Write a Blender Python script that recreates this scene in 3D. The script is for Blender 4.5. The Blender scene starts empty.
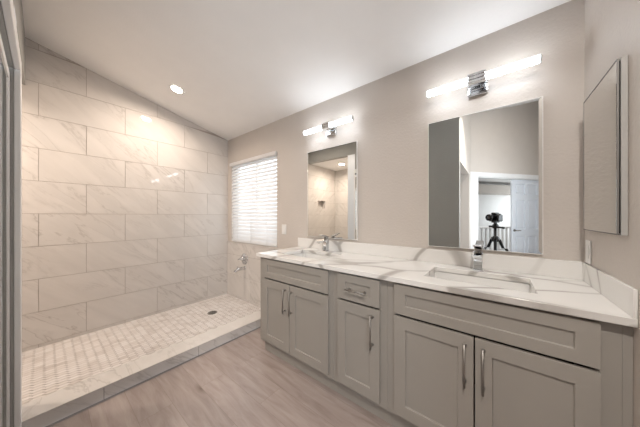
import bpy, bmesh, math, random
from mathutils import Vector, Matrix
random.seed(7)
PI = math.pi
SC = bpy.context.scene
COL = SC.collection

# ---------------------------------------------------------------- camera, world, light, exposure
CAM_H = 1.236
YAW = math.atan((497.4 - 320.0) / 221.55)          # camera turned left of the +Y axis
cam_data = bpy.data.cameras.new('camera_view')
cam = bpy.data.objects.new('camera_view', cam_data)
COL.objects.link(cam)
cam.location = (0, 0, CAM_H)
cam.rotation_euler = (PI / 2, 0, YAW)
cam_data.sensor_fit = 'HORIZONTAL'
cam_data.sensor_width = 36
cam_data.lens = 221.55 / 640 * 36
cam_data.shift_y = 2.52 / 640
cam_data.clip_start = 0.01
SC.camera = cam

world = bpy.data.worlds.new('daylight')
SC.world = world
world.use_nodes = True
_bg = world.node_tree.nodes['Background']
_bg.inputs[0].default_value = (0.86, 0.93, 1.0, 1)
_bg.inputs[1].default_value = 0.8

SC.view_settings.view_transform = 'Standard'
SC.view_settings.look = 'None'
SC.view_settings.gamma = 1
SC.view_settings.use_curve_mapping = False
SC.view_settings.exposure = 1.95

BAR_EMIT = 4.4            # the two LED vanity bars
DOWN_W = 4.0
ENTRY_FILL_W = 11.0  # added fill lamp in the entry opening
HALL_W = 17.0            # daylight in the hall


def area_light(name, loc, direction, sx, sy, watts, color, disk=False, spread=PI):
    d = bpy.data.lights.new(name, 'AREA')
    d.shape = 'DISK' if disk else 'RECTANGLE'
    d.size = sx
    if not disk:
        d.size_y = sy
    d.energy = watts
    d.color = color
    d.spread = spread
    o = bpy.data.objects.new(name, d)
    COL.objects.link(o)
    o.location = loc
    o.rotation_euler = Vector(direction).to_track_quat('-Z', 'Y').to_euler()
    return o


# ---------------------------------------------------------------- helpers
class MB:
    """collects vertices and faces, then links them as ONE mesh object"""

    def __init__(self):
        self.v, self.f, self.s = [], [], []

    def add(self, verts, faces, smooth=False):
        b = len(self.v)
        self.v += [tuple(p) for p in verts]
        for fc in faces:
            self.f.append([i + b for i in fc])
            self.s.append(smooth)
        return self

    def box(self, x0, x1, y0, y1, z0, z1, M=None):
        p = [Vector((x, y, z)) for z in (z0, z1) for y in (y0, y1) for x in (x0, x1)]
        if M:
            p = [M @ q for q in p]
        return self.add(p, [(0, 2, 3, 1), (4, 5, 7, 6), (0, 1, 5, 4), (2, 6, 7, 3), (0, 4, 6, 2), (1, 3, 7, 5)])

    def tube(self, a, b, ra, rb=None, n=24, caps=True):
        a, b = Vector(a), Vector(b)
        rb = ra if rb is None else rb
        return self.lathe([(0, ra), ((b - a).length, rb)], a, b - a, n, caps)

    def lathe(self, prof, origin, axis, n=32, caps=True):
        """prof: (distance along the axis, radius)"""
        q = Vector(axis).normalized().to_track_quat('Z', 'Y')
        o = Vector(origin)
        vs, fs = [], []
        for (h, r) in prof:
            for k in range(n):
                t = 2 * PI * k / n
                vs.append(o + q @ Vector((r * math.cos(t), r * math.sin(t), h)))
        for i in range(len(prof) - 1):
            for k in range(n):
                k2 = (k + 1) % n
                fs.append((i * n + k, i * n + k2, (i + 1) * n + k2, (i + 1) * n + k))
        self.add(vs, fs, True)
        if caps:
            b = len(self.v) - len(vs)
            self.f.append([b + k for k in range(n)][::-1]); self.s.append(False)
            e = b + (len(prof) - 1) * n
            self.f.append([e + k for k in range(n)]); self.s.append(False)
        return self

    def sweep(self, pts, radii, n=16, squash=1.0):
        """a round or flattened tube through points"""
        pts = [Vector(p) for p in pts]
        vs, fs = [], []
        for i, p in enumerate(pts):
            d = (pts[min(i + 1, len(pts) - 1)] - pts[max(i - 1, 0)]).normalized()
            q = d.to_track_quat('Z', 'Y')
            for k in range(n):
                t = 2 * PI * k / n
                vs.append(p + q @ Vector((radii[i] * math.cos(t), radii[i] * squash * math.sin(t), 0)))
        for i in range(len(pts) - 1):
            for k in range(n):
                k2 = (k + 1) % n
                fs.append((i * n + k, i * n + k2, (i + 1) * n + k2, (i + 1) * n + k))
        fs.append(tuple(range(n))[::-1])
        fs.append(tuple(range((len(pts) - 1) * n, len(pts) * n)))
        return self.add(vs, fs, True)

    def slab(self, a0, a1, b0, b1, c0, c1, holes, mp):
        """a board a x b with thickness c and rectangular holes; mp maps (a,b,c) to a point"""
        A = sorted({a0, a1, *[h[0] for h in holes], *[h[1] for h in holes]})
        B = sorted({b0, b1, *[h[2] for h in holes], *[h[3] for h in holes]})
        A = [a for a in A if a0 <= a <= a1]
        B = [b for b in B if b0 <= b <= b1]

        def solid(i, j):
            if i < 0 or j < 0 or i >= len(A) - 1 or j >= len(B) - 1:
                return False
            ca, cb = (A[i] + A[i + 1]) / 2, (B[j] + B[j + 1]) / 2
            return not any(h[0] < ca < h[1] and h[2] < cb < h[3] for h in holes)
        idx, vs, fs = {}, [], []

        def V(i, j, k):
            key = (i, j, k)
            if key not in idx:
                idx[key] = len(vs)
                vs.append(mp(A[i], B[j], (c0, c1)[k]))
            return idx[key]
        for i in range(len(A) - 1):
            for j in range(len(B) - 1):
                if not solid(i, j):
                    continue
                for k in (0, 1):
                    fs.append((V(i, j, k), V(i + 1, j, k), V(i + 1, j + 1, k), V(i, j + 1, k)))
                for (di, dj, p, q) in ((-1, 0, (i, j), (i, j + 1)), (1, 0, (i + 1, j), (i + 1, j + 1)),
                                       (0, -1, (i, j), (i + 1, j)), (0, 1, (i, j + 1), (i + 1, j + 1))):
                    if not solid(i + di, j + dj):
                        fs.append((V(*p, 0), V(*q, 0), V(*q, 1), V(*p, 1)))
        return self.add(vs, fs)

    def build(self, name, mat, parent=None, bevel=0, seg=2, loc=None):
        me = bpy.data.meshes.new(name)
        bm = bmesh.new()
        L = [bm.verts.new(p) for p in self.v]
        for fc, sm in zip(self.f, self.s):
            try:
                f = bm.faces.new([L[i] for i in fc])
                f.smooth = sm
            except ValueError:
                pass
        bmesh.ops.recalc_face_normals(bm, faces=bm.faces)
        bm.to_mesh(me)
        bm.free()
        o = bpy.data.objects.new(name, me)
        COL.objects.link(o)
        me.materials.append(mat)
        if parent is not None:
            o.parent = parent
            root = parent.parent or parent
            me.transform(Matrix.Translation(-root.location))       # parts are stored relative to their thing's base
        if bevel:
            m = o.modifiers.new('bevel', 'BEVEL')
            m.width = bevel
            m.segments = seg
            m.limit_method = 'ANGLE'
            m.angle_limit = math.radians(40)
            for p in me.polygons:
                p.use_smooth = True
            me.set_sharp_from_angle(angle=math.radians(50))
        return o


def thing(name, label, cat, loc=(0, 0, 0), group=None):
    o = bpy.data.objects.new(name, None)
    o.empty_display_size = 0.05
    COL.objects.link(o)
    o.location = loc
    o['label'] = label
    o['category'] = cat
    if group:
        o['group'] = group
    return o


def tag(o, label, cat, group=None):
    o['label'] = label
    o['category'] = cat
    if group:
        o['group'] = group
    return o


def struct(name, mb, mat, parent=None, bevel=0):
    o = mb.build(name, mat, parent, bevel)
    if parent is None:
        o['kind'] = 'structure'
    return o


def dup(root, dx, label, group=None):
    """a copy of a thing, its parts and sub-parts, moved along X"""
    r = root.copy()
    COL.objects.link(r)
    r.location = root.location + Vector((dx, 0, 0))
    r['label'] = label
    if group:
        r['group'] = group
    for ch in list(root.children):
        c = ch.copy()
        COL.objects.link(c)
        c.parent = r
        for g in list(ch.children):
            d = g.copy()
            COL.objects.link(d)
            d.parent = c
    return r


# ---------------------------------------------------------------- materials
def new_mat(name):
    m = bpy.data.materials.new(name)
    m.use_nodes = True
    nt = m.node_tree
    return m, nt, nt.nodes['Principled BSDF']


def N(nt, kind, **kw):
    n = nt.nodes.new('ShaderNode' + kind)
    for k, v in kw.items():
        if k.startswith('i_'):
            n.inputs[k[2:].replace('_', ' ')].default_value = v
        else:
            setattr(n, k, v)
    return n


def ramp(nt, src, stops):
    r = nt.nodes.new('ShaderNodeValToRGB')
    el = r.color_ramp.elements
    while len(el) > 1:
        el.remove(el[-1])
    el[0].position, el[0].color = stops[0][0], (*stops[0][1], 1)
    for p, c in stops[1:]:
        e = el.new(p)
        e.color = (*c, 1)
    nt.links.new(src, r.inputs[0])
    return r


def plain(name, color, rough=0.5, metal=0.0, spec=0.5, var=0.03, scale=6.0, bump=0.0, bscale=80.0, coat=0.0):
    m, nt, b = new_mat(name)
    tc = N(nt, 'TexCoord')
    nz = N(nt, 'TexNoise')
    nz.inputs['Scale'].default_value = scale
    nz.inputs['Detail'].default_value = 4
    nt.links.new(tc.outputs['Object'], nz.inputs['Vector'])
    lo = tuple(max(0, c * (1 - var)) for c in color)
    hi = tuple(min(1, c * (1 + var)) for c in color)
    r = ramp(nt, nz.outputs['Fac'], [(0.3, lo), (0.7, hi)])
    nt.links.new(r.outputs[0], b.inputs['Base Color'])
    b.inputs['Roughness'].default_value = rough
    b.inputs['Metallic'].default_value = metal
    b.inputs['Specular IOR Level'].default_value = spec
    b.inputs['Coat Weight'].default_value = coat
    if bump:
        n2 = N(nt, 'TexNoise')
        n2.inputs['Scale'].default_value = bscale
        n2.inputs['Detail'].default_value = 2
        nt.links.new(tc.outputs['Object'], n2.inputs['Vector'])
        bp = N(nt, 'Bump')
        bp.inputs['Strength'].default_value = bump
        bp.inputs['Distance'].default_value = 0.004
        nt.links.new(n2.outputs['Fac'], bp.inputs['Height'])
        nt.links.new(bp.outputs[0], b.inputs['Normal'])
    return m


def emit(name, color, strength):
    m, nt, b = new_mat(name)
    b.inputs['Base Color'].default_value = (0.9, 0.9, 0.9, 1)
    b.inputs['Emission Color'].default_value = (*color, 1)
    b.inputs['Emission Strength'].default_value = strength
    return m


WALL = plain('greige orange peel paint', (0.59, 0.54, 0.497), 0.55, spec=0.35, var=0.015, bump=0.6, bscale=60)
CEIL = plain('white ceiling paint', (0.88, 0.87, 0.86), 0.8, spec=0.2, var=0.01, bump=0.2, bscale=75)
WHITE = plain('white trim paint', (0.80, 0.80, 0.80), 0.35, var=0.01)
DAYTINT = plain('white paint with daylight tint', (0.74, 0.78, 0.84), 0.35, var=0.01)  # bluish cast of daylight mixed into the base colour
CAB = plain('greige cabinet lacquer', (0.325, 0.302, 0.272), 0.38, var=0.02, scale=3)
CABIN = plain('dark cabinet inside', (0.05, 0.045, 0.04), 0.7)
CHROME = plain('polished chrome', (0.72, 0.735, 0.75), 0.06, 1.0, var=0.01)
NICKEL = plain('brushed nickel', (0.33, 0.315, 0.295), 0.48, 1.0, var=0.02)
MIRROR = plain('silvered mirror', (0.86, 0.88, 0.87), 0.004, 1.0, var=0.0)
MEDMIRROR = plain('grey silvered mirror', (0.66, 0.66, 0.64), 0.03, 1.0, var=0.02)  # evenly darker silver than the vanity mirrors
PORC = plain('white porcelain', (0.78, 0.77, 0.75), 0.12, var=0.01)
PLASTIC = plain('white plastic plate', (0.82, 0.81, 0.79), 0.35, var=0.01)
GROUT = plain('grey brown grout', (0.25, 0.22, 0.20), 0.85, var=0.05)
PGROUT = plain('pale grout', (0.40, 0.35, 0.315), 0.85, var=0.05)
MGROUT = plain('mosaic grout', (0.24, 0.21, 0.19), 0.85, var=0.05)
GREYWALL = plain('cool grey orange peel paint', (0.36, 0.36, 0.345), 0.55, spec=0.35, var=0.015, bump=0.6, bscale=60)
FLANGE = plain('satin grey metal flange', (0.42, 0.41, 0.39), 0.45)
SEAL = plain('dull grey metal edge', (0.22, 0.21, 0.20), 0.5, 0.5)
BLACK = plain('black plastic', (0.014, 0.014, 0.015), 0.45, var=0.05)
BLACKM = plain('black anodised metal', (0.02, 0.02, 0.022), 0.3, 0.6, var=0.05)
GAPSHADE = plain('painted gap shade', (0.01, 0.01, 0.01), 0.8)  # near-black stand-in for the shade inside gaps and slots
LENSG = plain('coated lens glass', (0.02, 0.02, 0.03), 0.03, spec=0.9)
BAREMIT = emit('frosted led diffuser', (0.87, 0.935, 1.0), BAR_EMIT)
LAMPEMIT = emit('warm led lens', (1.0, 0.86, 0.70), 14.0)


def glass_mat():
    m, nt, b = new_mat('clear window glass')
    b.inputs['Base Color'].default_value = (0.95, 0.98, 0.97, 1)
    b.inputs['Roughness'].default_value = 0.0
    b.inputs['IOR'].default_value = 1.02
    b.inputs['Transmission Weight'].default_value = 1.0
    return m


GLASS = glass_mat()


def slat_mat():
    m, nt, b = new_mat('white faux wood slat')
    out = nt.nodes['Material Output']
    b.inputs['Base Color'].default_value = (0.86, 0.85, 0.84, 1)
    b.inputs['Roughness'].default_value = 0.4
    t = N(nt, 'BsdfTranslucent')
    t.inputs[0].default_value = (0.9, 0.9, 0.92, 1)
    mx = N(nt, 'MixShader')
    mx.inputs[0].default_value = 0.30
    nt.links.new(b.outputs[0], mx.inputs[1])
    nt.links.new(t.outputs[0], mx.inputs[2])
    nt.links.new(mx.outputs[0], out.inputs[0])
    return m


SLAT = slat_mat()


def marble_tile(name, base, vein, rough, amount, dirn):
    """glossy marble-look tile: every tile has its own stretch of soft diagonal veins"""
    m, nt, b = new_mat(name)
    tc, geo = N(nt, 'TexCoord'), N(nt, 'NewGeometry')
    off = N(nt, 'VectorMath', operation='SCALE')
    comb = N(nt, 'CombineXYZ')
    for k in range(3):
        nt.links.new(geo.outputs['Random Per Island'], comb.inputs[k])
    nt.links.new(comb.outputs[0], off.inputs[0])
    off.inputs['Scale'].default_value = 37.0
    add = N(nt, 'VectorMath', operation='ADD')
    nt.links.new(tc.outputs['Object'], add.inputs[0])
    nt.links.new(off.outputs[0], add.inputs[1])
    mp = N(nt, 'Mapping')
    rot = N(nt, 'Mapping')
    rot.inputs['Rotation'].default_value = dirn
    mp.inputs['Scale'].default_value = (0.7, 0.7, 3.4)
    nt.links.new(add.outputs[0], rot.inputs[0])
    nt.links.new(rot.outputs[0], mp.inputs[0])
    nz = N(nt, 'TexNoise')
    nz.inputs['Scale'].default_value = 2.6
    nz.inputs['Detail'].default_value = 6
    nz.inputs['Roughness'].default_value = 0.55
    nz.inputs['Distortion'].default_value = 0.5
    nt.links.new(mp.outputs[0], nz.inputs['Vector'])
    v = ramp(nt, nz.outputs['Fac'], [(0.47, (0, 0, 0)), (0.494, (1, 1, 1)), (0.508, (0.25, 0.25, 0.25)), (0.57, (0, 0, 0))])
    n2 = N(nt, 'TexNoise')
    n2.inputs['Scale'].default_value = 0.8
    nt.links.new(add.outputs[0], n2.inputs['Vector'])
    msk = ramp(nt, n2.outputs['Fac'], [(0.42, (0, 0, 0)), (0.66, (1, 1, 1))])
    mul = N(nt, 'Math', operation='MULTIPLY')
    nt.links.new(v.outputs[0], mul.inputs[0])
    nt.links.new(msk.outputs[0], mul.inputs[1])
    mul2 = N(nt, 'Math', operation='MULTIPLY')
    nt.links.new(mul.outputs[0], mul2.inputs[0])
    mul2.inputs[1].default_value = amount
    cloud = ramp(nt, nz.outputs['Fac'], [(0.3, tuple(c * 0.90 for c in base)), (0.7, base)])
    mix = N(nt, 'MixRGB')
    nt.links.new(mul2.outputs[0], mix.inputs[0])
    nt.links.new(cloud.outputs[0], mix.inputs[1])
    mix.inputs[2].default_value = (*vein, 1)
    nt.links.new(mix.outputs[0], b.inputs['Base Color'])
    b.inputs['Roughness'].default_value = rough
    return m


TILE_X = marble_tile('marble look wall tile', (0.68, 0.645, 0.615), (0.36, 0.325, 0.30), 0.045, 0.7, (math.radians(42), 0, 0))
TILE_Y = marble_tile('marble look tile facing forward', (0.68, 0.645, 0.615), (0.36, 0.325, 0.30), 0.045, 0.7, (0, math.radians(-42), 0))


def mosaic_mat():
    m, nt, b = new_mat('marble picket mosaic')
    geo, tc = N(nt, 'NewGeometry'), N(nt, 'TexCoord')
    nz = N(nt, 'TexNoise')
    nz.inputs['Scale'].default_value = 7
    nz.inputs['Detail'].default_value = 5
    nt.links.new(tc.outputs['Object'], nz.inputs['Vector'])
    ad = N(nt, 'Math', operation='MULTIPLY_ADD')
    nt.links.new(geo.outputs['Random Per Island'], ad.inputs[0])
    ad.inputs[1].default_value = 0.5
    nt.links.new(nz.outputs['Fac'], ad.inputs[2])
    r = ramp(nt, ad.outputs[0], [(0.35, (0.55, 0.50, 0.47)), (0.6, (0.66, 0.615, 0.585)), (1.0, (0.74, 0.705, 0.685))])
    nt.links.new(r.outputs[0], b.inputs['Base Color'])
    b.inputs['Roughness'].default_value = 0.35
    return m


MOSAIC = mosaic_mat()


def quartz_mat():
    m, nt, b = new_mat('white quartz with grey veins')
    tc = N(nt, 'TexCoord')
    nz = N(nt, 'TexNoise')
    nz.inputs['Scale'].default_value = 0.8
    nz.inputs['Detail'].default_value = 3
    nt.links.new(tc.outputs['Object'], nz.inputs['Vector'])
    sub = N(nt, 'VectorMath', operation='SUBTRACT')
    nt.links.new(nz.outputs['Color'], sub.inputs[0])
    sub.inputs[1].default_value = (0.5, 0.5, 0.5)
    sca = N(nt, 'VectorMath', operation='SCALE')
    nt.links.new(sub.outputs[0], sca.inputs[0])
    sca.inputs['Scale'].default_value = 0.4
    add = N(nt, 'VectorMath', operation='ADD')
    nt.links.new(tc.outputs['Object'], add.inputs[0])
    nt.links.new(sca.outputs[0], add.inputs[1])
    mp = N(nt, 'Mapping')
    rot = N(nt, 'Mapping')
    rot.inputs['Rotation'].default_value = (0, math.radians(20), math.radians(-28))
    mp.inputs['Scale'].default_value = (1.1, 3.6, 2.4)
    mp.inputs['Location'].default_value = (0.37, 0.2, 0.1)
    nt.links.new(add.outputs[0], rot.inputs[0])
    nt.links.new(rot.outputs[0], mp.inputs[0])
    vo = N(nt, 'TexVoronoi', feature='DISTANCE_TO_EDGE')
    vo.inputs['Scale'].default_value = 1.0
    nt.links.new(mp.outputs[0], vo.inputs['Vector'])
    line = ramp(nt, vo.outputs['Distance'], [(0.0, (1, 1, 1)), (0.022, (0.8, 0.8, 0.8)), (0.04, (0.18, 0.18, 0.18)), (0.12, (0, 0, 0))])
    n3 = N(nt, 'TexNoise')
    n3.inputs['Scale'].default_value = 2.3
    nt.links.new(tc.outputs['Object'], n3.inputs['Vector'])
    msk = ramp(nt, n3.outputs['Fac'], [(0.33, (0.15, 0.15, 0.15)), (0.50, (1, 1, 1))])
    mul = N(nt, 'Math', operation='MULTIPLY')
    nt.links.new(line.outputs[0], mul.inputs[0])
    nt.links.new(msk.outputs[0], mul.inputs[1])
    mix = N(nt, 'MixRGB')
    nt.links.new(mul.outputs[0], mix.inputs[0])
    mix.inputs[1].default_value = (0.80, 0.785, 0.76, 1)
    mix.inputs[2].default_value = (0.42, 0.395, 0.37, 1)
    nt.links.new(mix.outputs[0], b.inputs['Base Color'])
    b.inputs['Roughness'].default_value = 0.16
    return m


QUARTZ = quartz_mat()


def plank_mat():
    m, nt, b = new_mat('greige vinyl planks')
    tc = N(nt, 'TexCoord')
    br = N(nt, 'TexBrick')
    br.offset = 0.37
    br.inputs['Color1'].default_value = (0.0, 0.0, 0.0, 1)
    br.inputs['Color2'].default_value = (1, 1, 1, 1)
    br.inputs['Mortar'].default_value = (0.5, 0.5, 0.5, 1)
    br.inputs['Scale'].default_value = 1.0
    br.inputs['Mortar Size'].default_value = 0.0009
    br.inputs['Mortar Smooth'].default_value = 0.0
    br.inputs['Brick Width'].default_value = 1.22
    br.inputs['Row Height'].default_value = 0.178
    nt.links.new(tc.outputs['Object'], br.inputs['Vector'])
    # grain: noise stretched along the plank, shifted plank by plank
    sh = N(nt, 'VectorMath', operation='SCALE')
    nt.links.new(br.outputs['Color'], sh.inputs[0])
    sh.inputs['Scale'].default_value = 9.0
    add = N(nt, 'VectorMath', operation='ADD')
    nt.links.new(tc.outputs['Object'], add.inputs[0])
    nt.links.new(sh.outputs[0], add.inputs[1])
    mp = N(nt, 'Mapping')
    mp.inputs['Scale'].default_value = (1.3, 9.0, 1.0)
    nt.links.new(add.outputs[0], mp.inputs[0])
    g = N(nt, 'TexNoise')
    g.inputs['Scale'].default_value = 2.4
    g.inputs['Detail'].default_value = 7
    g.inputs['Roughness'].default_value = 0.6
    g.inputs['Distortion'].default_value = 0.6
    nt.links.new(mp.outputs[0], g.inputs['Vector'])
    col = ramp(nt, g.outputs['Fac'], [(0.28, (0.27, 0.215, 0.19)), (0.5, (0.345, 0.285, 0.262)), (0.72, (0.41, 0.348, 0.322))])
    hue = N(nt, 'HueSaturation')
    v = N(nt, 'Math', operation='MULTIPLY_ADD')
    nt.links.new(br.outputs['Color'], v.inputs[0])
    v.inputs[1].default_value = 0.14
    v.inputs[2].default_value = 0.93
    nt.links.new(v.outputs[0], hue.inputs['Value'])
    nt.links.new(col.outputs[0], hue.inputs['Color'])
    # knots
    kv = N(nt, 'TexVoronoi')
    kv.inputs['Scale'].default_value = 1.0
    mp2 = N(nt, 'Mapping')
    mp2.inputs['Scale'].default_value = (1.5, 4.2, 1)
    nt.links.new(add.outputs[0], mp2.inputs[0])
    nt.links.new(mp2.outputs[0], kv.inputs['Vector'])
    kn = ramp(nt, kv.outputs['Distance'], [(0.0, (1, 1, 1)), (0.05, (0.55, 0.55, 0.55)), (0.13, (0, 0, 0))])
    m1 = N(nt, 'MixRGB')
    nt.links.new(kn.outputs[0], m1.inputs[0])
    nt.links.new(hue.outputs[0], m1.inputs[1])
    m1.inputs[2].default_value = (0.15, 0.11, 0.09, 1)
    m2 = N(nt, 'MixRGB')
    nt.links.new(br.outputs['Fac'], m2.inputs[0])
    nt.links.new(m1.outputs[0], m2.inputs[1])
    m2.inputs[2].default_value = (0.235, 0.19, 0.16, 1)
    nt.links.new(m2.outputs[0], b.inputs['Base Color'])
    b.inputs['Roughness'].default_value = 0.38
    return m


PLANK = plank_mat()

# ---------------------------------------------------------------- the setting
XL, XR, YV = -3.28, 0.362, 1.80         # tile wall, right wall, vanity wall
YP = -0.10                              # front of the closet partition and shower header
XC0, XC1 = -2.25, -2.07                 # curb and divider wall
CEIL0, SLOPE = 2.412, 0.22


def ceil_z(y):
    return CEIL0 + SLOPE * (YV - y) if y >= YP else CEIL0 + SLOPE * (YV - YP) + 0.36 * (YP - y)


struct('floor', MB().box(-2.05, 1.42, -4.3, 1.92, -0.08, 0.0), PLANK)

WIN = (-3.17, -2.12, 0.85, 2.03)
wv = struct('wall_vanity', MB().slab(-3.4, 0.48, -0.08, 2.62, YV, YV + 0.12, [WIN], lambda a, b, c: (a, c, b)), WALL)
NICHE = (-0.74, -0.46, 1.42, 1.60)
wl = struct('wall_left', MB().slab(-1.28, 1.8, -0.08, 3.2, XL - 0.12, XL - 0.004, [NICHE], lambda a, b, c: (c, a, b)), PGROUT)
struct('wall_right', MB().box(XR, XR + 0.12, 0.35, YV, -0.08, 3.1), WALL)

# sloped ceiling over the bathroom and the entry
m = MB()
ys = (-4.3, YP, 1.92)
vs = [(x, y, ceil_z(y) + t) for t in (0, 0.1) for y in ys for x in (-3.4, 1.42)]
fs = [(0, 1, 7, 6), (4, 10, 11, 5)]
for i in (0, 2):
    fs += [(i, i + 1, i + 3, i + 2), (i + 6, i + 8, i + 9, i + 7), (i, i + 2, i + 8, i + 6), (i + 1, i + 7, i + 9, i + 3)]
m.add(vs, fs)
struct('ceiling', m, CEIL)
struct('ceiling_shower', MB().box(XL, -0.52, -1.28, -0.20, 2.40, 2.48), CEIL)


# wall tiles, running bond, laid tile by tile over the grout
def cut(rects, h):
    out = []
    for (a0, a1, b0, b1) in rects:
        if h[1] <= a0 or h[0] >= a1 or h[3] <= b0 or h[2] >= b1:
            out.append((a0, a1, b0, b1))
            continue
        if a0 < h[0]: out.append((a0, h[0], b0, b1))
        if a1 > h[1]: out.append((h[1], a1, b0, b1))
        c0, c1 = max(a0, h[0]), min(a1, h[1])
        if b0 < h[2]: out.append((c0, c1, b0, h[2]))
        if b1 > h[3]: out.append((c0, c1, h[3], b1))
    return out


def tiles(a_lo, a_hi, b_lo, b_hi, joint, mp, holes=(), top=None):
    """joint: where row A has a vertical joint; mp maps (a, b, depth) to a point"""
    mb = MB()
    row0 = CAM_H + 0.0215
    g = 0.0016
    for k in range(-6, 9):
        z0, z1 = row0 + 0.2995 * k, row0 + 0.2995 * (k + 1)
        if z1 <= b_lo or z0 >= b_hi:
            continue
        j = joint if k % 2 == 0 else joint + 0.3025
        for i in range(-9, 10):
            r = [(max(a_lo, j + 0.605 * i + g), min(a_hi, j + 0.605 * (i + 1) - g), max(b_lo, z0 + g), min(b_hi, z1 - g))]
            if r[0][0] >= r[0][1] - 0.004 or r[0][2] >= r[0][3] - 0.004:
                continue
            for h in holes:
                r = cut(r, h)
            for (p, q, s, t) in r:
                if top is None:
                    tp, tq = t, t
                else:
                    tp, tq = min(t, top(p)), min(t, top(q))
                    if min(tp, tq) <= s + 0.01:
                        if max(tp, tq) <= s + 0.01:
                            continue
                        tp, tq = max(tp, s), max(tq, s)
                P = [(p, s), (q, s), (q, tq), (p, tp)]
                vs = [mp(a, b, 0) for a, b in P] + [mp(a, b, 1) for a, b in P]
                mb.add(vs, [(4, 5, 6, 7), (0, 1, 5, 4), (1, 2, 6, 5), (2, 3, 7, 6), (3, 0, 4, 7)])
    return mb


for (ya, yb_, zt, hl_) in ((-1.16, YP - 0.05, 2.40, [NICHE]), (YP - 0.05, 1.8, 3.0, [])):
    tiles(ya, yb_, 0.03, zt, 0.275, lambda a, b, c: (XL - 0.004 + 0.004 * c, a, b), hl_,
          lambda y: min(zt, ceil_z(max(y, YP)) - 0.003)).build('wall_tile', TILE_X, wl)
nb = MB()
n0, n1, n2, n3 = NICHE
nb.box(XL - 0.11, XL - 0.10, n0, n1, n2, n3)
nb.box(XL - 0.10, XL - 0.005, n0 - .002, n0 + .002, n2, n3).box(XL - 0.10, XL - 0.005, n1 - .002, n1 + .002, n2, n3)
nb.box(XL - 0.10, XL, n0, n1, n2 - .002, n2 + .004).box(XL - 0.10, XL - 0.005, n0, n1, n3 - .002, n3 + .002)
nb.build('shower_niche', TILE_X, wl)

# tiled lower part of the vanity wall under the window
tb = MB().box(XL, -1.94, YV - 0.008, YV - 0.0001, 0.0, 0.828)
tg = tb.build('tile_backing', GROUT, wv)
tiles(XL, -1.942, 0.03, 0.828, -2.675, lambda a, b, c: (a, YV - 0.008 - 0.004 * c, b)).build('wall_tile', TILE_Y, wv)
MB().box(XL, -1.94, YV - 0.018, YV - 0.0001, 0.828, 0.842).build('tile_edge_trim', TILE_Y, wv, 0.002)

# shower end wall, divider wall, header
we = struct('wall_shower_end', MB().box(-3.4, XC0, -1.28, -1.164, -0.08, 2.40), PGROUT)
tiles(XL, XC0, 0.03, 2.40, -2.60, lambda a, b, c: (a, -1.164 + 0.004 * c, b)).build('wall_tile', TILE_Y, we)
wd = struct('wall_divider', MB().box(XC0 + 0.004, XC1, -1.28, YP, -0.08, 2.40), DAYTINT)
tiles(-1.16, YP, 0.03, 2.40, 0.275, lambda a, b, c: (XC0 + 0.004 - 0.004 * c, a, b)).build('wall_tile', TILE_X, wd)
struct('wall_header', MB().box(XL, XC1, YP - 0.10, YP, 2.40, 3.1), GREYWALL)

# closet partition that faces the vanity, and its side wall with a dark doorway
CLO = (-2.03, -1.0, 0.0, 2.03)
struct('wall_partition', MB().slab(XC1, -0.42, 0.0, 3.1, YP - 0.10, YP, [CLO], lambda a, b, c: (a, c, b)), GREYWALL)
struct('wall_closet_side', MB().slab(-1.80, YP - 0.10, 0.0, 4.3, -0.52, -0.42, [(-1.50, -0.205, 0.0, 2.03)], lambda a, b, c: (c, a, b)), WALL)
struct('wall_closet_back', MB().box(-2.05, -0.52, -1.60, -1.50, 0, 2.48), WALL)

# curb and floor of the shower
cb = struct('shower_curb', MB().box(XC0 + 0.006, XC1 - 0.004, YP, YV - 0.012, -0.02, 0.079), GROUT)
ct, cf = MB(), MB()
yj = [YP]
yy = 0.255 - 0.605
while yy < YV:
    if yy > YP: yj.append(yy)
    yy += 0.605
yj.append(YV - 0.012)
for a, b in zip(yj[:-1], yj[1:]):
    cf.box(XC1 - 0.004, XC1 + 0.004, a + 0.0015, b - 0.0015, 0.002, 0.079)
ct.box(XC0 - 0.004, XC1 + 0.006, YP, YV - 0.012, 0.080, 0.091)
cf.build('face_tile', TILE_X, cb, 0.001)
ct.build('top_slab', TILE_X, cb, 0.002)

ZS = 0.031
sf = struct('shower_floor', MB().box(XL, XC0, -1.16, YV - 0.012, -0.05, ZS - 0.002), MGROUT)
mo = MB()
PY, WX, TIP, G = 0.056, 0.037, 0.016, 0.0019
ci = 0
y = -1.20
while y < YV + 0.05:
    x = XL + (WX / 2 if ci % 2 else 0)
    while x < XC0 + WX / 2:
        hx, hl = WX / 2 - G, PY / 2 - G
        P = [(x - hx, y - hl + TIP / 2), (x, y - hl - TIP / 2), (x + hx, y - hl + TIP / 2),
             (x + hx, y + hl - TIP / 2), (x, y + hl + TIP / 2), (x - hx, y + hl - TIP / 2)]
        P = [(min(max(px, XL + 0.001), XC0 - 0.001), min(max(py, -1.158), YV - 0.013)) for px, py in P]
        if max(p[0] for p in P) - min(p[0] for p in P) > 0.006 and max(p[1] for p in P) - min(p[1] for p in P) > 0.006:
            n = 6
            mo.add([(*p, ZS - 0.002) for p in P] + [(*p, ZS) for p in P],
                   [tuple(range(n, 2 * n))] + [(k, (k + 1) % n, n + (k + 1) % n, n + k) for k in range(n)])
        x += WX
    y += PY
    ci += 1
mo.build('mosaic_tile', MOSAIC, sf)

# white casing and mirrored sliding panels of the closet
tr = MB().box(-2.10, -2.03, YP + 0.0005, YP + 0.024, 0, 2.03).box(-1.0, -0.93, YP + 0.0005, YP + 0.024, 0, 2.03)
tr.box(-2.10, -0.93, YP + 0.0005, YP + 0.024, 2.03, 2.10)
struct('trim_1', tr, WHITE, None, 0.004)


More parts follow.
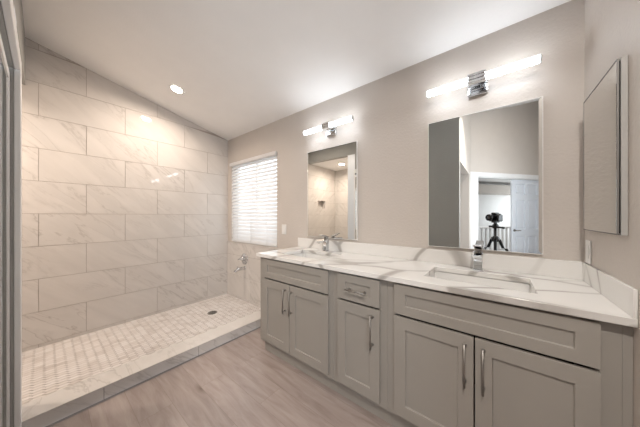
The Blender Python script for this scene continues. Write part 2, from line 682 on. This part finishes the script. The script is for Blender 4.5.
def closet_door(name, x0, x1, y):
    d = struct(name, MB().box(x0 + 0.03, x1 - 0.03, y - 0.012, y - 0.004, 0.05, 1.96), MIRROR)
    f = MB().box(x0, x0 + 0.03, y - 0.02, y, 0.01, 2.0).box(x1 - 0.03, x1, y - 0.02, y, 0.01, 2.0)
    f.box(x0 + 0.03, x1 - 0.03, y - 0.02, y, 0.01, 0.05).box(x0 + 0.03, x1 - 0.03, y - 0.02, y, 1.96, 2.0)
    f.build('door_frame', WHITE, d, 0.002)
    return d


closet_door('door_2', -2.028, -1.50, YP - 0.012)
closet_door('door_3', -1.53, -1.002, YP - 0.045)

# angled entry wall with a double door, and the hall behind it
P0, U, Mv = Vector((-0.315, -1.94, 0)), Vector((0.62, -0.7846, 0)), Vector((-0.7846, -0.62, 0))
FR = Matrix(((U.x, Mv.x, 0, P0.x), (U.y, Mv.y, 0, P0.y), (0, 0, 1, 0), (0, 0, 0, 1)))
mapd = lambda a, b, c: FR @ Vector((a, c, b))
struct('wall_entry', MB().slab(-0.32, 2.60, 0.0, 4.6, 0.0, 0.12, [(0.0, 1.76, 0.0, 2.035)], mapd), WALL)
t2 = MB().box(-0.20, 0.0, -0.022, -0.0005, 0, 2.035, FR).box(1.76, 1.86, -0.022, -0.0005, 0, 2.035, FR)
t2.box(-0.20, 1.86, -0.022, -0.0005, 2.035, 2.125, FR)
t2.box(0.0, 0.015, 0.0, 0.125, 0, 2.02, FR).box(1.745, 1.76, 0.0, 0.125, 0, 2.02, FR).box(0.0, 1.76, 0.0, 0.125, 2.02, 2.035, FR)
struct('trim_2', t2, WHITE, None, 0.004)
struct('wall_entry_side', MB().slab(-4.3, 0.35, 0.0, 4.6, 1.30, 1.42, [(-1.6, -0.2, 0.9, 2.1)], lambda a, b, c: (c, a, b)), WALL)  # opening added out of view for the entry fill lamp
struct('wall_entry_front', MB().box(XR + 0.12, 1.42, 0.35, 0.45, 0, 3.1), WALL)
struct('fill_window', MB().slab(-1.6, -0.2, 0.9, 2.1, 1.33, 1.38, [(-1.55, -0.925, 0.95, 2.05), (-0.875, -0.25, 0.95, 2.05)], lambda a, b, c: (c, a, b)), WHITE)  # added frame around the fill lamp's opening, unseen

# six-panel closed leaf of the double door
x0, x1 = 0.94, 1.743
pan = []
for (a, b) in ((0.10, 0.365), (0.435, 0.70)):
    pan += [(x0 + a, x0 + b, 0.22, 0.80), (x0 + a, x0 + b, 0.95, 1.58), (x0 + a, x0 + b, 1.70, 1.92)]
dl = struct('door_1', MB().slab(x0, x1, 0.01, 2.018, 0.03, 0.065, pan, mapd), DAYTINT, None, 0.004)
pp = MB()
for (a, b, c, d) in pan:
    pp.box(a, b, 0.050, 0.060, c, d, FR)
    pp.box(a + 0.035, b - 0.035, 0.036, 0.050, c + 0.035, d - 0.035, FR)
pp.build('door_panel', DAYTINT, dl, 0.003)
hd = MB().tube(FR @ Vector((x0 + 0.06, 0.03, 0.93)), FR @ Vector((x0 + 0.06, 0.02, 0.93)), 0.028)
hd.tube(FR @ Vector((x0 + 0.06, 0.02, 0.93)), FR @ Vector((x0 + 0.06, -0.02, 0.93)), 0.010)
hd.sweep([FR @ Vector((x0 + 0.055, -0.025, 0.93)), FR @ Vector((x0 + 0.11, -0.028, 0.93)), FR @ Vector((x0 + 0.17, -0.024, 0.928))], [0.011, 0.010, 0.008])
hd.build('door_handle', NICKEL, dl)

# hall
struct('floor_hall', MB().box(-0.32, 7.0, 0.12, 1.25, -0.08, 0.0, FR), PLANK)
struct('floor_stairwell', MB().box(-0.32, 7.0, 0.12, 3.6, -1.28, -1.2, FR), WHITE)
struct('ceiling_hall', MB().box(-0.32, 7.0, 0.12, 3.6, 2.55, 2.6, FR), CEIL)
struct('wall_hall', MB().box(-0.32, 7.0, 3.4, 3.6, -1.2, 2.55, FR), WHITE)
struct('wall_hall_soffit', MB().box(-0.32, 7.0, 3.05, 3.40, 2.08, 2.42, FR), WALL)
struct('wall_hall_end', MB().slab(0.12, 3.6, -1.2, 2.55, 6.9, 7.0, [(1.9, 2.6, 0.9, 1.9)], lambda a, b, c: FR @ Vector((c, a, b))), WHITE)
struct('wall_hall_start', MB().box(-0.44, -0.32, 0.12, 3.6, -1.2, 2.55, FR), WHITE)
struct('wall_hall_inner', MB().box(2.60, 7.0, 0.0, 0.12, -1.2, 2.55, FR), WHITE)
struct('wall_stairwell', MB().box(-0.32, 7.0, 0.12, 1.25, -1.2, -0.08, FR), WHITE)
area_light('hall_daylight', FR @ Vector((6.85, 2.25, 1.4)), FR.to_3x3() @ Vector((-1, 0, 0)), 1.5, 1.6, HALL_W, (0.95, 0.98, 1.0))
area_light('entry_fill', (1.29, -0.9, 1.5), (-1, -0.3, 0), 1.3, 1.1, ENTRY_FILL_W, (0.88, 0.94, 1.0))  # cool soft fill, added behind the view; no known source

rl = thing('stair_railing', 'white balustrade across the hall beyond the doorway seen in the vanity mirror', 'railing', FR @ Vector((2.0, 1.15, 0)))
MB().box(-0.6, 4.5, 1.12, 1.18, 0.90, 0.95, FR).build('handrail', WHITE, rl, 0.008)
MB().box(-0.6, 4.5, 1.13, 1.17, 0.08, 0.11, FR).build('bottom_rail', WHITE, rl, 0.004)
for k in range(36):
    u = -0.52 + 0.14 * k
    MB().box(u - 0.016, u + 0.016, 1.134, 1.166, 0.11, 0.90, FR).build('baluster', WHITE, rl)
for u in (-0.6, 4.5):
    MB().box(u - 0.045, u + 0.045, 1.105, 1.195, 0.0, 1.02, FR).build('newel_post', WHITE, rl, 0.004)

# baseboards
struct('baseboard_partition', MB().box(-0.93, -0.42, YP, YP + 0.013, 0, 0.085), WHITE, None, 0.003)
struct('baseboard_right', MB().box(XR - 0.013, XR, 0.35, 1.20, 0, 0.085), WHITE, None, 0.003)

# ---------------------------------------------------------------- window and blind
w1 = struct('window_1', MB().slab(WIN[0], WIN[1], WIN[2], WIN[3], 1.875, 1.915, [(WIN[0] + .05, -2.665, WIN[2] + .05, WIN[3] - .05), (-2.625, WIN[1] - .05, WIN[2] + .05, WIN[3] - .05)], lambda a, b, c: (a, c, b)), WHITE)
MB().box(WIN[0] + .05, WIN[1] - .05, 1.893, 1.897, WIN[2] + .05, WIN[3] - .05).build('window_pane', GLASS, w1)

bl = thing('window_blind', 'white slatted blind lowered and tilted shut over the window beside the shower', 'window blind', (-2.645, 1.80, 0.85))
MB().box(WIN[0] - 0.012, WIN[1] + 0.006, 1.768, 1.785, 1.988, 2.034).build('valance', SLAT, bl, 0.004)
MB().box(WIN[0] + .006, WIN[1] - .006, 1.786, 1.838, 1.985, 2.028).build('head_rail', PLASTIC, bl, 0.003)
sl = MB()
NS = 23
za, zb = 0.895, 1.962
for k in range(NS):
    z = za + (zb - za) * k / (NS - 1)
    Mx = Matrix.Translation((0, 1.812, z)) @ Matrix.Rotation(math.radians(60), 4, 'X')
    vs, fs = [], []
    for i in range(5):
        t = -0.025 + 0.0125 * i
        crown = 0.003 * (1 - (t / 0.025) ** 2)
        for (xx, dz) in ((WIN[0] + .008, 0), (WIN[1] - .008, 0), (WIN[1] - .008, -0.0028), (WIN[0] + .008, -0.0028)):
            vs.append(Mx @ Vector((xx, t, crown + dz)))
    for i in range(4):
        a, b = 4 * i, 4 * i + 4
        fs += [(a, a + 1, b + 1, b), (a + 2, a + 3, b + 3, b + 2), (a + 1, a + 2, b + 2, b + 1), (a + 3, a, b, b + 3)]
    fs += [(0, 3, 2, 1), (16, 17, 18, 19)]
    sl.add(vs, fs)
sl.build('slat_panel', SLAT, bl)
MB().box(WIN[0] + .008, WIN[1] - .008, 1.79, 1.83, 0.853, 0.872).build('bottom_rail', SLAT, bl, 0.004)
for x in (-2.98, -2.645, -2.31):
    MB().tube((x, 1.783, 0.86), (x, 1.783, 1.98), 0.0014, n=6).build('lift_cord', PLASTIC, bl)

# ---------------------------------------------------------------- vanity cabinets
YF, YFR = 1.235, 1.255                  # door faces, face frame
ZT = 0.866


def shaker(x0, x1, z0, z1, rail=0.062, srail=None, th=0.019, rec=0.009):
    sr = rail if srail is None else srail
    mb = MB()
    def rect(y, ix, iz):
        return [(x0 + ix, y, z0 + iz), (x1 - ix, y, z0 + iz), (x1 - ix, y, z1 - iz), (x0 + ix, y, z1 - iz)]
    vs = rect(YF, 0, 0) + rect(YF, sr, rail) + rect(YF + rec, sr + 0.002, rail + 0.002) + rect(YF + th, 0, 0)
    fs = []
    for k in range(4):
        n = (k + 1) % 4
        fs += [(k, n, 4 + n, 4 + k), (4 + k, 4 + n, 8 + n, 8 + k), (k, 12 + k, 12 + n, n)]
    fs += [(8, 9, 10, 11), (12, 15, 14, 13)]
    return mb.add(vs, fs)


def bar_pull(p, q, out=0.030, r=0.0048):
    """bar handle between two points of a door face"""
    p, q = Vector(p), Vector(q)
    d = (q - p).normalized()
    mb = MB()
    o = Vector((0, -out, 0))
    mb.tube(p + o - d * 0.018, q + o + d * 0.018, r, n=16)
    for e in (p, q):
        mb.tube(e, e + o, 0.0052, n=12)
        mb.tube(e, e + Vector((0, -0.004, 0)), 0.009, n=16)
    return mb


def carcass(root, x0, x1, stile_l, stile_r):
    c = MB()
    y0, yb = YFR, YV - 0.004
    c.box(x0, x0 + 0.016, y0 + 0.019, yb, 0.10, ZT).box(x1 - 0.016, x1, y0 + 0.019, yb, 0.10, ZT)
    c.box(x0 + 0.016, x1 - 0.016, y0 + 0.019, yb, 0.10, 0.118)
    c.build('carcass', CAB, root)
    ins = MB().box(x0 + 0.017, x1 - 0.017, yb - 0.01, yb, 0.12, 0.70)
    ins.build('back_panel', CABIN, root)
    f = MB().slab(x0, x1, 0.10, ZT, y0, y0 + 0.019, [(x0 + stile_l, x1 - stile_r, 0.14, 0.835)], lambda a, b, c: (a, c, b))
    f.build('face_frame', CAB, root, 0.0012)
    MB().box(x0 + 0.03 if x0 < -1.6 else x0, x1, 1.287, 1.303, 0.0, 0.10).build('toe_kick', CAB, root)


def vanity_unit(name, label, x0, x1, fx0, fx1, split, handles, group, drawer_handle=None):
    root = thing(name, label, 'cabinet', ((x0 + x1) / 2, 1.53, 0), group)
    carcass(root, x0, x1, fx0 - x0 + 0.012, x1 - fx1 + 0.012)
    d = shaker(fx0, fx1, 0.690, 0.855, 0.050, 0.062).build('drawer_front', CAB, root, 0.0015)
    if drawer_handle:
        bar_pull(*drawer_handle).build('handle', NICKEL, d)
    edges = [(fx0, split - 0.003), (split + 0.003, fx1)] if split else [(fx0, fx1)]
    for (a, b), hx in zip(edges, handles):
        o = shaker(a, b, 0.125, 0.677, 0.066, 0.062).build('door', CAB, root, 0.0015)
        bar_pull((hx, YF, 0.465), (hx, YF, 0.630)).build('handle', NICKEL, o)
    return root


GRP = None
vanity_unit('vanity_cabinet', 'greige shaker sink cabinet at the shower end of the vanity, two doors with close-set handles', -1.71, -0.885, -1.65, -0.921, -1.305, (-1.353, -1.280), GRP)
vanity_unit('vanity_cabinet', 'narrow greige shaker cabinet with one drawer over one door, between the sink cabinets', -0.884, -0.499, -0.842, -0.542, None, (-0.587,), GRP,
            ((-0.745, YF, 0.765), (-0.638, YF, 0.765)))
r3 = vanity_unit('vanity_cabinet', 'wide greige shaker sink cabinet against the right wall, with a filler strip in the corner', -0.498, 0.338, -0.455, 0.287, -0.083, (-0.119, -0.050), GRP)
MB().box(0.3385, 0.3615, YFR + 0.002, YFR + 0.021, 0.0, ZT).build('filler_strip', CAB, r3, 0.001)

# ---------------------------------------------------------------- countertop, sinks, faucets
ZC = 0.896
S1, S2 = -1.30, -0.095
SW, SY0, SY1 = 0.232, 1.352, 1.655
cn = thing('countertop', 'white quartz vanity countertop with bold grey veins and a low backsplash', 'countertop', (-0.69, 1.51, ZT))
holes = [(s - SW, s + SW, SY0, SY1) for s in (S1, S2)]
MB().slab(-1.73, XR - 0.0005, 1.221, YV - 0.0005, ZT + 0.0005, ZC, holes, lambda a, b, c: (a, b, c)).build('slab', QUARTZ, cn, 0.0025)
MB().box(-1.745, XR - 0.0005, YV - 0.02, YV - 0.0005, ZC, 0.993).build('backsplash', QUARTZ, cn, 0.002)
MB().box(XR - 0.010, XR - 0.0005, 1.2225, YV - 0.02, ZC, 0.993).build('side_splash', QUARTZ, cn, 0.002)


def sink(s, label):
    root = thing('undermount_sink', label, 'sink', (s, 1.50, 0.74))
    mb = MB()
    def ring(z, ix):
        a, b, c, d = s - SW + ix, s + SW - ix, SY0 + ix, SY1 - ix
        return [(a, c, z), (b, c, z), (b, d, z), (a, d, z)]
    lv = [ring(ZT, -0.022), ring(ZT, -0.007), ring(0.76, 0.006), ring(0.752, 0.020)]
    lv2 = [ring(ZT, -0.022), ring(0.80, -0.016), ring(0.742, 0.0)]
    vs = sum(lv, [])
    fs = []
    for i in range(3):
        for k in range(4):
            n = (k + 1) % 4
            fs.append((4 * i + k, 4 * i + n, 4 * i + 4 + n, 4 * i + 4 + k))
    fs.append((12, 13, 14, 15))
    b = len(vs)
    vs += sum(lv2[1:], [])
    for k in range(4):
        n = (k + 1) % 4
        fs += [(k, b + k, b + n, n), (b + k, b + 4 + k, b + 4 + n, b + n)]
    fs.append((b + 7, b + 6, b + 5, b + 4))
    mb.add(vs, fs)
    mb.build('basin', PORC, root, 0.006, 3)
    dr = MB().lathe([(0, 0.030), (0.003, 0.030), (0.004, 0.024), (0.003, 0.020), (0.006, 0.018), (0.007, 0.002)], (s, 1.51, 0.7521), (0, 0, 1))
    dr.build('drain', CHROME, root)


sink(S1, 'white rectangular undermount sink at the shower end of the countertop')
sink(S2, 'white rectangular undermount sink at the right end of the countertop')


def faucet(s, label, ZC=ZC + 0.0003):
    root = thing('faucet', label, 'faucet', (s, 1.715, ZC))
    yb = 1.715
    MB().box(s - 0.029, s + 0.029, yb - 0.029, yb + 0.029, ZC, ZC + 0.007).build('base_plate', CHROME, root, 0.002)
    MB().box(s - 0.023, s + 0.023, yb - 0.023, yb + 0.023, ZC + 0.007, ZC + 0.118).build('body', CHROME, root, 0.003)
    Mx = Matrix.Translation((s, yb, ZC + 0.100)) @ Matrix.Rotation(math.radians(6), 4, 'X')
    sp = MB().box(-0.028, 0.028, -0.118, -0.0235, 0.0, 0.020, Mx)
    so = sp.build('spout', CHROME, root, 0.003)
    MB().box(-0.012, 0.012, -0.112, -0.098, -0.004, 0.0, Mx).build('aerator', NICKEL, so)
    MB().tube((s, yb, ZC + 0.118), (s, yb, ZC + 0.134), 0.019).build('lever_hub', NICKEL, root)
    My = Matrix.Translation((s, yb, ZC + 0.136)) @ Matrix.Rotation(math.radians(-14), 4, 'X')
    MB().box(-0.022, 0.022, -0.088, 0.024, 0.0, 0.010, My).build('lever', CHROME, root, 0.003)
    return root


f1 = faucet(S1, 'square chrome single lever faucet on the countertop at the shower end')
dup(f1, S2 - S1, 'square chrome single lever faucet on the countertop near the right wall')

# ---------------------------------------------------------------- mirrors and lights over the vanity
def wall_mirror(x, label):
    w, z0, z1 = 0.299, 1.019, 1.916
    root = thing('wall_mirror', label, 'mirror', (x, YV, z0))
    mb = MB()
    def rect(y, i):
        return [(x - w + i, y, z0 + i), (x + w - i, y, z0 + i), (x + w - i, y, z1 - i), (x - w + i, y, z1 - i)]
    vs = rect(1.7835, 0) + rect(1.7798, 0) + rect(1.7795, 0.016)
    fs = [(3, 2, 1, 0), (8, 9, 10, 11)]
    for k in range(4):
        n = (k + 1) % 4
        fs += [(k, n, 4 + n, 4 + k), (4 + k, 4 + n, 8 + n, 8 + k)]
    mb.add(vs, fs)
    mb.build('mirror_glass', MIRROR, root)
    MB().slab(x - w - 0.003, x + w + 0.003, z0 - 0.003, z1 + 0.003, 1.779, 1.785,
              [(x - w, x + w, z0, z1)], lambda a, b, c: (a, c, b)).build('edge_trim', PLASTIC, root)
    MB().box(x - w - 0.003, x + w + 0.003, 1.785, YV - 0.0005, z0 - 0.003, z1 + 0.003).build('backing', PLASTIC, root)
    return root


wall_mirror(-1.299, 'rectangular mirror hung above the sink beside the window')
wall_mirror(-0.098, 'rectangular mirror hung above the sink nearest the right wall, reflecting a camera')


def vanity_light(x, label):
    yb, zb, hl = 1.70, 2.097, 0.284
    root = thing('vanity_light', label, 'wall light', (x, YV, zb))
    # ribbed canopy on the wall
    cp = MB().box(x - 0.052, x + 0.052, 1.775, YV - 0.0005, 2.030, 2.135)
    for k in range(4):
        z = 2.036 + k * 0.0265
        cp.box(x - 0.0545, x + 0.0545, 1.766, 1.775, z, z + 0.016)
    cp.build('canopy', CHROME, root, 0.002)
    MB().box(x - 0.016, x + 0.016, yb + 0.024, 1.766, zb - 0.016, zb + 0.016).build('arm', CHROME, root, 0.002)
    cl = MB().box(x - 0.043, x + 0.043, yb - 0.024, yb + 0.030, zb - 0.024, zb + 0.024)
    for k in range(3):
        z = zb - 0.029 + k * 0.0205
        cl.box(x - 0.0465, x + 0.0465, yb - 0.030, yb + 0.034, z, z + 0.017)
    cl.build('clamp', CHROME, root, 0.004, 3)
    for (a, b) in ((x - hl, x - 0.0465), (x + 0.0465, x + hl)):
        MB().lathe([(0, 0.0208), (b - a, 0.0208)], (a, yb, zb), (1, 0, 0), 32).build('tube', BAREMIT, root)
        MB().box(a + 0.001, b - 0.001, yb + 0.0211, yb + 0.027, zb - 0.010, zb + 0.010).build('back_shield', NICKEL, root, 0.002)  # unseen strip added behind the tube to keep glare off the wall
    for sgn in (-1, 1):
        MB().lathe([(0, 0.0216), (0.005, 0.0216), (0.006, 0.020)], (x + sgn * hl, yb, zb), (sgn, 0, 0), 32).build('end_cap', CHROME, root)


vanity_light(-1.28, 'lit white tube light with chrome mount above the mirror beside the window')
vanity_light(-0.102, 'lit white tube light with ribbed chrome mount above the mirror nearest the right wall')

# ---------------------------------------------------------------- medicine cabinet, plates
mc = thing('medicine_cabinet', 'mirrored medicine cabinet on the right wall above the counter corner', 'medicine cabinet', (XR, 1.49, 1.171))
mb = MB()
def rectx(x, i):
    return [(x, 1.296 + i, 1.171 + i), (x, 1.685 - i, 1.171 + i), (x, 1.685 - i, 1.799 - i), (x, 1.296 + i, 1.799 - i)]
vs = rectx(0.3405, 0) + rectx(0.3372, 0) + rectx(0.3365, 0.005)
fs = [(3, 2, 1, 0), (8, 9, 10, 11)]
for k in range(4):
    n = (k + 1) % 4
    fs += [(k, n, 4 + n, 4 + k), (4 + k, 4 + n, 8 + n, 8 + k)]
mb.add(vs, fs)
md = mb.build('mirror_door', MEDMIRROR, mc)
MB().slab(1.2925, 1.6885, 1.1675, 1.8025, 0.3361, 0.3410, [(1.296, 1.685, 1.171, 1.799)], lambda a, b, c: (c, a, b)).build('door_edge', SEAL, md)
MB().box(0.3455, XR - 0.0005, 1.294, 1.690, 1.166, 1.806).build('body_flange', FLANGE, mc, 0.001)
MB().box(0.3412, 0.3455, 1.299, 1.683, 1.174, 1.796).build('hinge_gap_shade', GAPSHADE, mc)  # solid dark block in place of the shaded gap behind the door

ol = thing('wall_plate', 'white plate low on the right wall just above the side splash', 'wall plate', (XR, 1.720, 1.055))
MB().box(XR - 0.006, XR - 0.0004, 1.683, 1.757, 0.998, 1.114).build('plate', PLASTIC, ol, 0.002)
MB().box(XR - 0.009, XR - 0.006, 1.703, 1.737, 1.022, 1.090).build('rocker', PLASTIC, ol, 0.001)

sw = thing('light_switch', 'white rocker switch plate on the wall between the window and the mirror', 'light switch', (-1.99, YV, 1.075))
MB().box(-2.027, -1.953, YV - 0.006, YV - 0.0004, 1.018, 1.134).build('plate', PLASTIC, sw, 0.002)
MB().box(-2.007, -1.973, YV - 0.010, YV - 0.006, 1.042, 1.110).build('rocker', PLASTIC, sw, 0.0015)

# ---------------------------------------------------------------- shower fittings
VX = -2.80
YT = YV - 0.012
sv = thing('shower_valve', 'round chrome shower valve with a lever on the tiled wall under the window', 'shower valve', (VX, YT, 0.627))
MB().lathe([(0, 0.077), (0.004, 0.077), (0.010, 0.070), (0.013, 0.040), (0.016, 0.034)], (VX, YT - 0.0005, 0.627), (0, -1, 0), 48).build('trim_plate', CHROME, sv)
MB().lathe([(0, 0.030), (0.030, 0.027), (0.036, 0.020)], (VX, YT - 0.0165, 0.635), (0, -1, 0), 32).build('hub', CHROME, sv)
MB().sweep([(VX, YT - 0.042, 0.635), (VX - 0.03, YT - 0.055, 0.630), (VX - 0.072, YT - 0.060, 0.618)], [0.014, 0.012, 0.008]).build('lever', CHROME, sv)
ts = thing('tub_spout', 'chrome spout on the tiled wall below the round shower valve', 'spout', (VX, YT, 0.49))
MB().lathe([(0, 0.031), (0.004, 0.031), (0.008, 0.026)], (VX, YT - 0.0005, 0.497), (0, -1, 0), 32).build('flange', CHROME, ts)
MB().sweep([(VX, YT - 0.006, 0.497), (VX, YT - 0.06, 0.497), (VX, YT - 0.115, 0.491), (VX, YT - 0.145, 0.478), (VX, YT - 0.150, 0.462)],
           [0.023, 0.023, 0.022, 0.020, 0.018], 20).build('spout_body', CHROME, ts)
MB().tube((VX, YT - 0.118, 0.512), (VX, YT - 0.118, 0.532), 0.006).lathe([(0, 0.009), (0.010, 0.009)], (VX, YT - 0.118, 0.532), (0, 0, 1), 16).build('diverter_knob', CHROME, ts)

fd = thing('floor_drain', 'round metal drain in the mosaic shower floor', 'drain', (-2.77, 1.317, ZS))
MB().lathe([(0, 0.056), (0.003, 0.056), (0.004, 0.050)], (-2.77, 1.317, ZS + 0.0003), (0, 0, 1), 40).build('drain_plate', NICKEL, fd)
g = MB()
for k in range(-3, 4):
    hl = math.sqrt(max(0, 0.045 ** 2 - (k * 0.012) ** 2))
    g.box(-2.77 - hl, -2.77 + hl, 1.317 + k * 0.012 - 0.002, 1.317 + k * 0.012 + 0.002, ZS + 0.0043, ZS + 0.0050)
g.build('drain_slot_shade', GAPSHADE, fd)  # dark bars laid on the plate stand for shaded openings


def downlight(x, y, z, nrm, label, watts, col=(1.0, 0.84, 0.70), spread=165, aim=None):
    root = thing('ceiling_downlight', label, 'downlight', (x, y, z))
    nv = Vector(nrm).normalized()
    p = Vector((x, y, z)) + nv * 0.0005
    MB().lathe([(0, 0.076), (0.004, 0.076), (0.007, 0.064), (0.003, 0.052)], p, nv, 40, False).build('trim_ring', WHITE, root)
    MB().lathe([(0, 0.052), (0.003, 0.052)], p, nv, 40).build('lens', LAMPEMIT, root)
    area_light('downlight_lamp', p + nv * 0.012, aim or nv, 0.11, 0.11, watts, col, True, math.radians(spread))


nv = (0, -SLOPE, -1)
downlight(-2.71, 0.905, ceil_z(0.905), nv, 'lit recessed downlight in the sloped ceiling above the shower', DOWN_W)
downlight(0.20, -0.40, ceil_z(-0.40), (0, -0.36, -1), 'added fill downlight in the sloped ceiling above the tripod', DOWN_W * 2.8, (1.0, 0.93, 0.86), 140, (-0.12, 0.30, -1))  # unseen fixture added to light the vanity side of the room
_h = FR @ Vector((1.6, 0.62, 2.55))
downlight(_h.x, _h.y, _h.z, (0, 0, -1), 'added fill downlight in the hall ceiling beyond the doorway', DOWN_W * 1.6, (1.0, 0.97, 0.94))  # unseen hall fixture added to brighten the railing
downlight(0.55, -1.35, ceil_z(-1.35), (0, -0.36, -1), 'added fill downlight in the high ceiling inside the entry doors', DOWN_W * 0.2)  # unseen fixture added to lift the entry wall in the mirror
downlight(-2.71, -0.60, 2.40, (0, 0, -1), 'lit recessed downlight in the flat ceiling over the far shower end', DOWN_W)

# ---------------------------------------------------------------- camera on its tripod, seen in the mirror
FW = Vector((-math.sin(YAW), math.cos(YAW), 0))
CM = Matrix.Translation((-0.105, -0.085, CAM_H - 0.02)) @ Matrix.Rotation(YAW, 4, 'Z')     # local +Y looks forward
ph = thing('photo_camera', 'black camera with a wide lens mounted on the tripod, seen in the mirror', 'camera', tuple(CM @ Vector((0, -0.12, -0.06))))
MB().box(-0.070, 0.070, -0.165, -0.105, -0.052, 0.040, CM).box(-0.030, 0.030, -0.160, -0.098, 0.040, 0.066, CM).build('body', BLACK, ph, 0.006)
MB().box(0.045, 0.078, -0.165, -0.085, -0.050, 0.036, CM).build('grip', BLACK, ph, 0.010)
le = MB().lathe([(0, 0.036), (0.030, 0.036), (0.032, 0.040), (0.060, 0.040), (0.062, 0.043), (0.085, 0.043), (0.087, 0.037), (0.082, 0.033)], CM @ Vector((0, -0.105, 0)), FW, 40, False)
lo_ = le.build('lens', BLACKM, ph)
MB().lathe([(0, 0.033), (0.004, 0.024), (0.006, 0.004)], CM @ Vector((0, -0.026, 0)), FW, 32).build('front_glass', LENSG, lo_)
MB().tube(CM @ Vector((0.055, -0.135, 0.040)), CM @ Vector((0.055, -0.135, 0.052)), 0.011).build('shutter_dial', BLACKM, ph)

tp = thing('tripod', 'black tripod with ball head and splayed legs on the floor, seen in the mirror', 'tripod', tuple((CM @ Vector((0, -0.135, 0))).xy) + (0,))
c0 = CM @ Vector((0, -0.135, 0))
def at(z):
    return Vector((c0.x, c0.y, z))
hm = MB().box(-0.03, 0.03, -0.165, -0.105, -0.068, -0.0527, CM)
hm.lathe([(0, 0.030), (0.010, 0.034), (0.035, 0.036), (0.050, 0.026), (0.060, 0.018), (0.072, 0.022)], at(1.076), (0, 0, 1), 32)
hm.tube(at(1.098) + Vector((-0.07, 0, 0)), at(1.098) + Vector((-0.02, 0, 0)), 0.014, 0.010)
hm.tube(at(1.092) + Vector((0.02, 0.01, 0)), at(1.080) + Vector((0.095, 0.02, 0)), 0.010, 0.014)
hm.build('head', BLACK, tp)
MB().tube(at(0.70), at(1.076), 0.015).build('centre_column', BLACKM, tp)
MB().lathe([(0, 0.030), (0.02, 0.046), (0.055, 0.046), (0.075, 0.022)], at(0.895), (0, 0, 1), 24).build('spider', BLACK, tp)
for k in range(3):
    a = PI / 2 + k * 2 * PI / 3
    d = Vector((math.cos(a), math.sin(a), 0))
    p, q, e = at(0.925) + d * 0.045, at(0.50) + d * 0.22, at(0.022) + d * 0.385
    lg = MB().tube(p, q, 0.017, 0.016, 16).tube(q, e, 0.012, 0.010, 16)
    lg.tube(p + (q - p) * 0.93, q + (q - p) * 0.02, 0.021, n=16)
    lo2 = lg.build('leg', BLACKM, tp)
    MB().lathe([(0, 0.016), (0.022, 0.013), (0.04, 0.011)], at(0.0005) + d * 0.388, (0, 0, 1), 16).build('rubber_foot', BLACK, lo2)
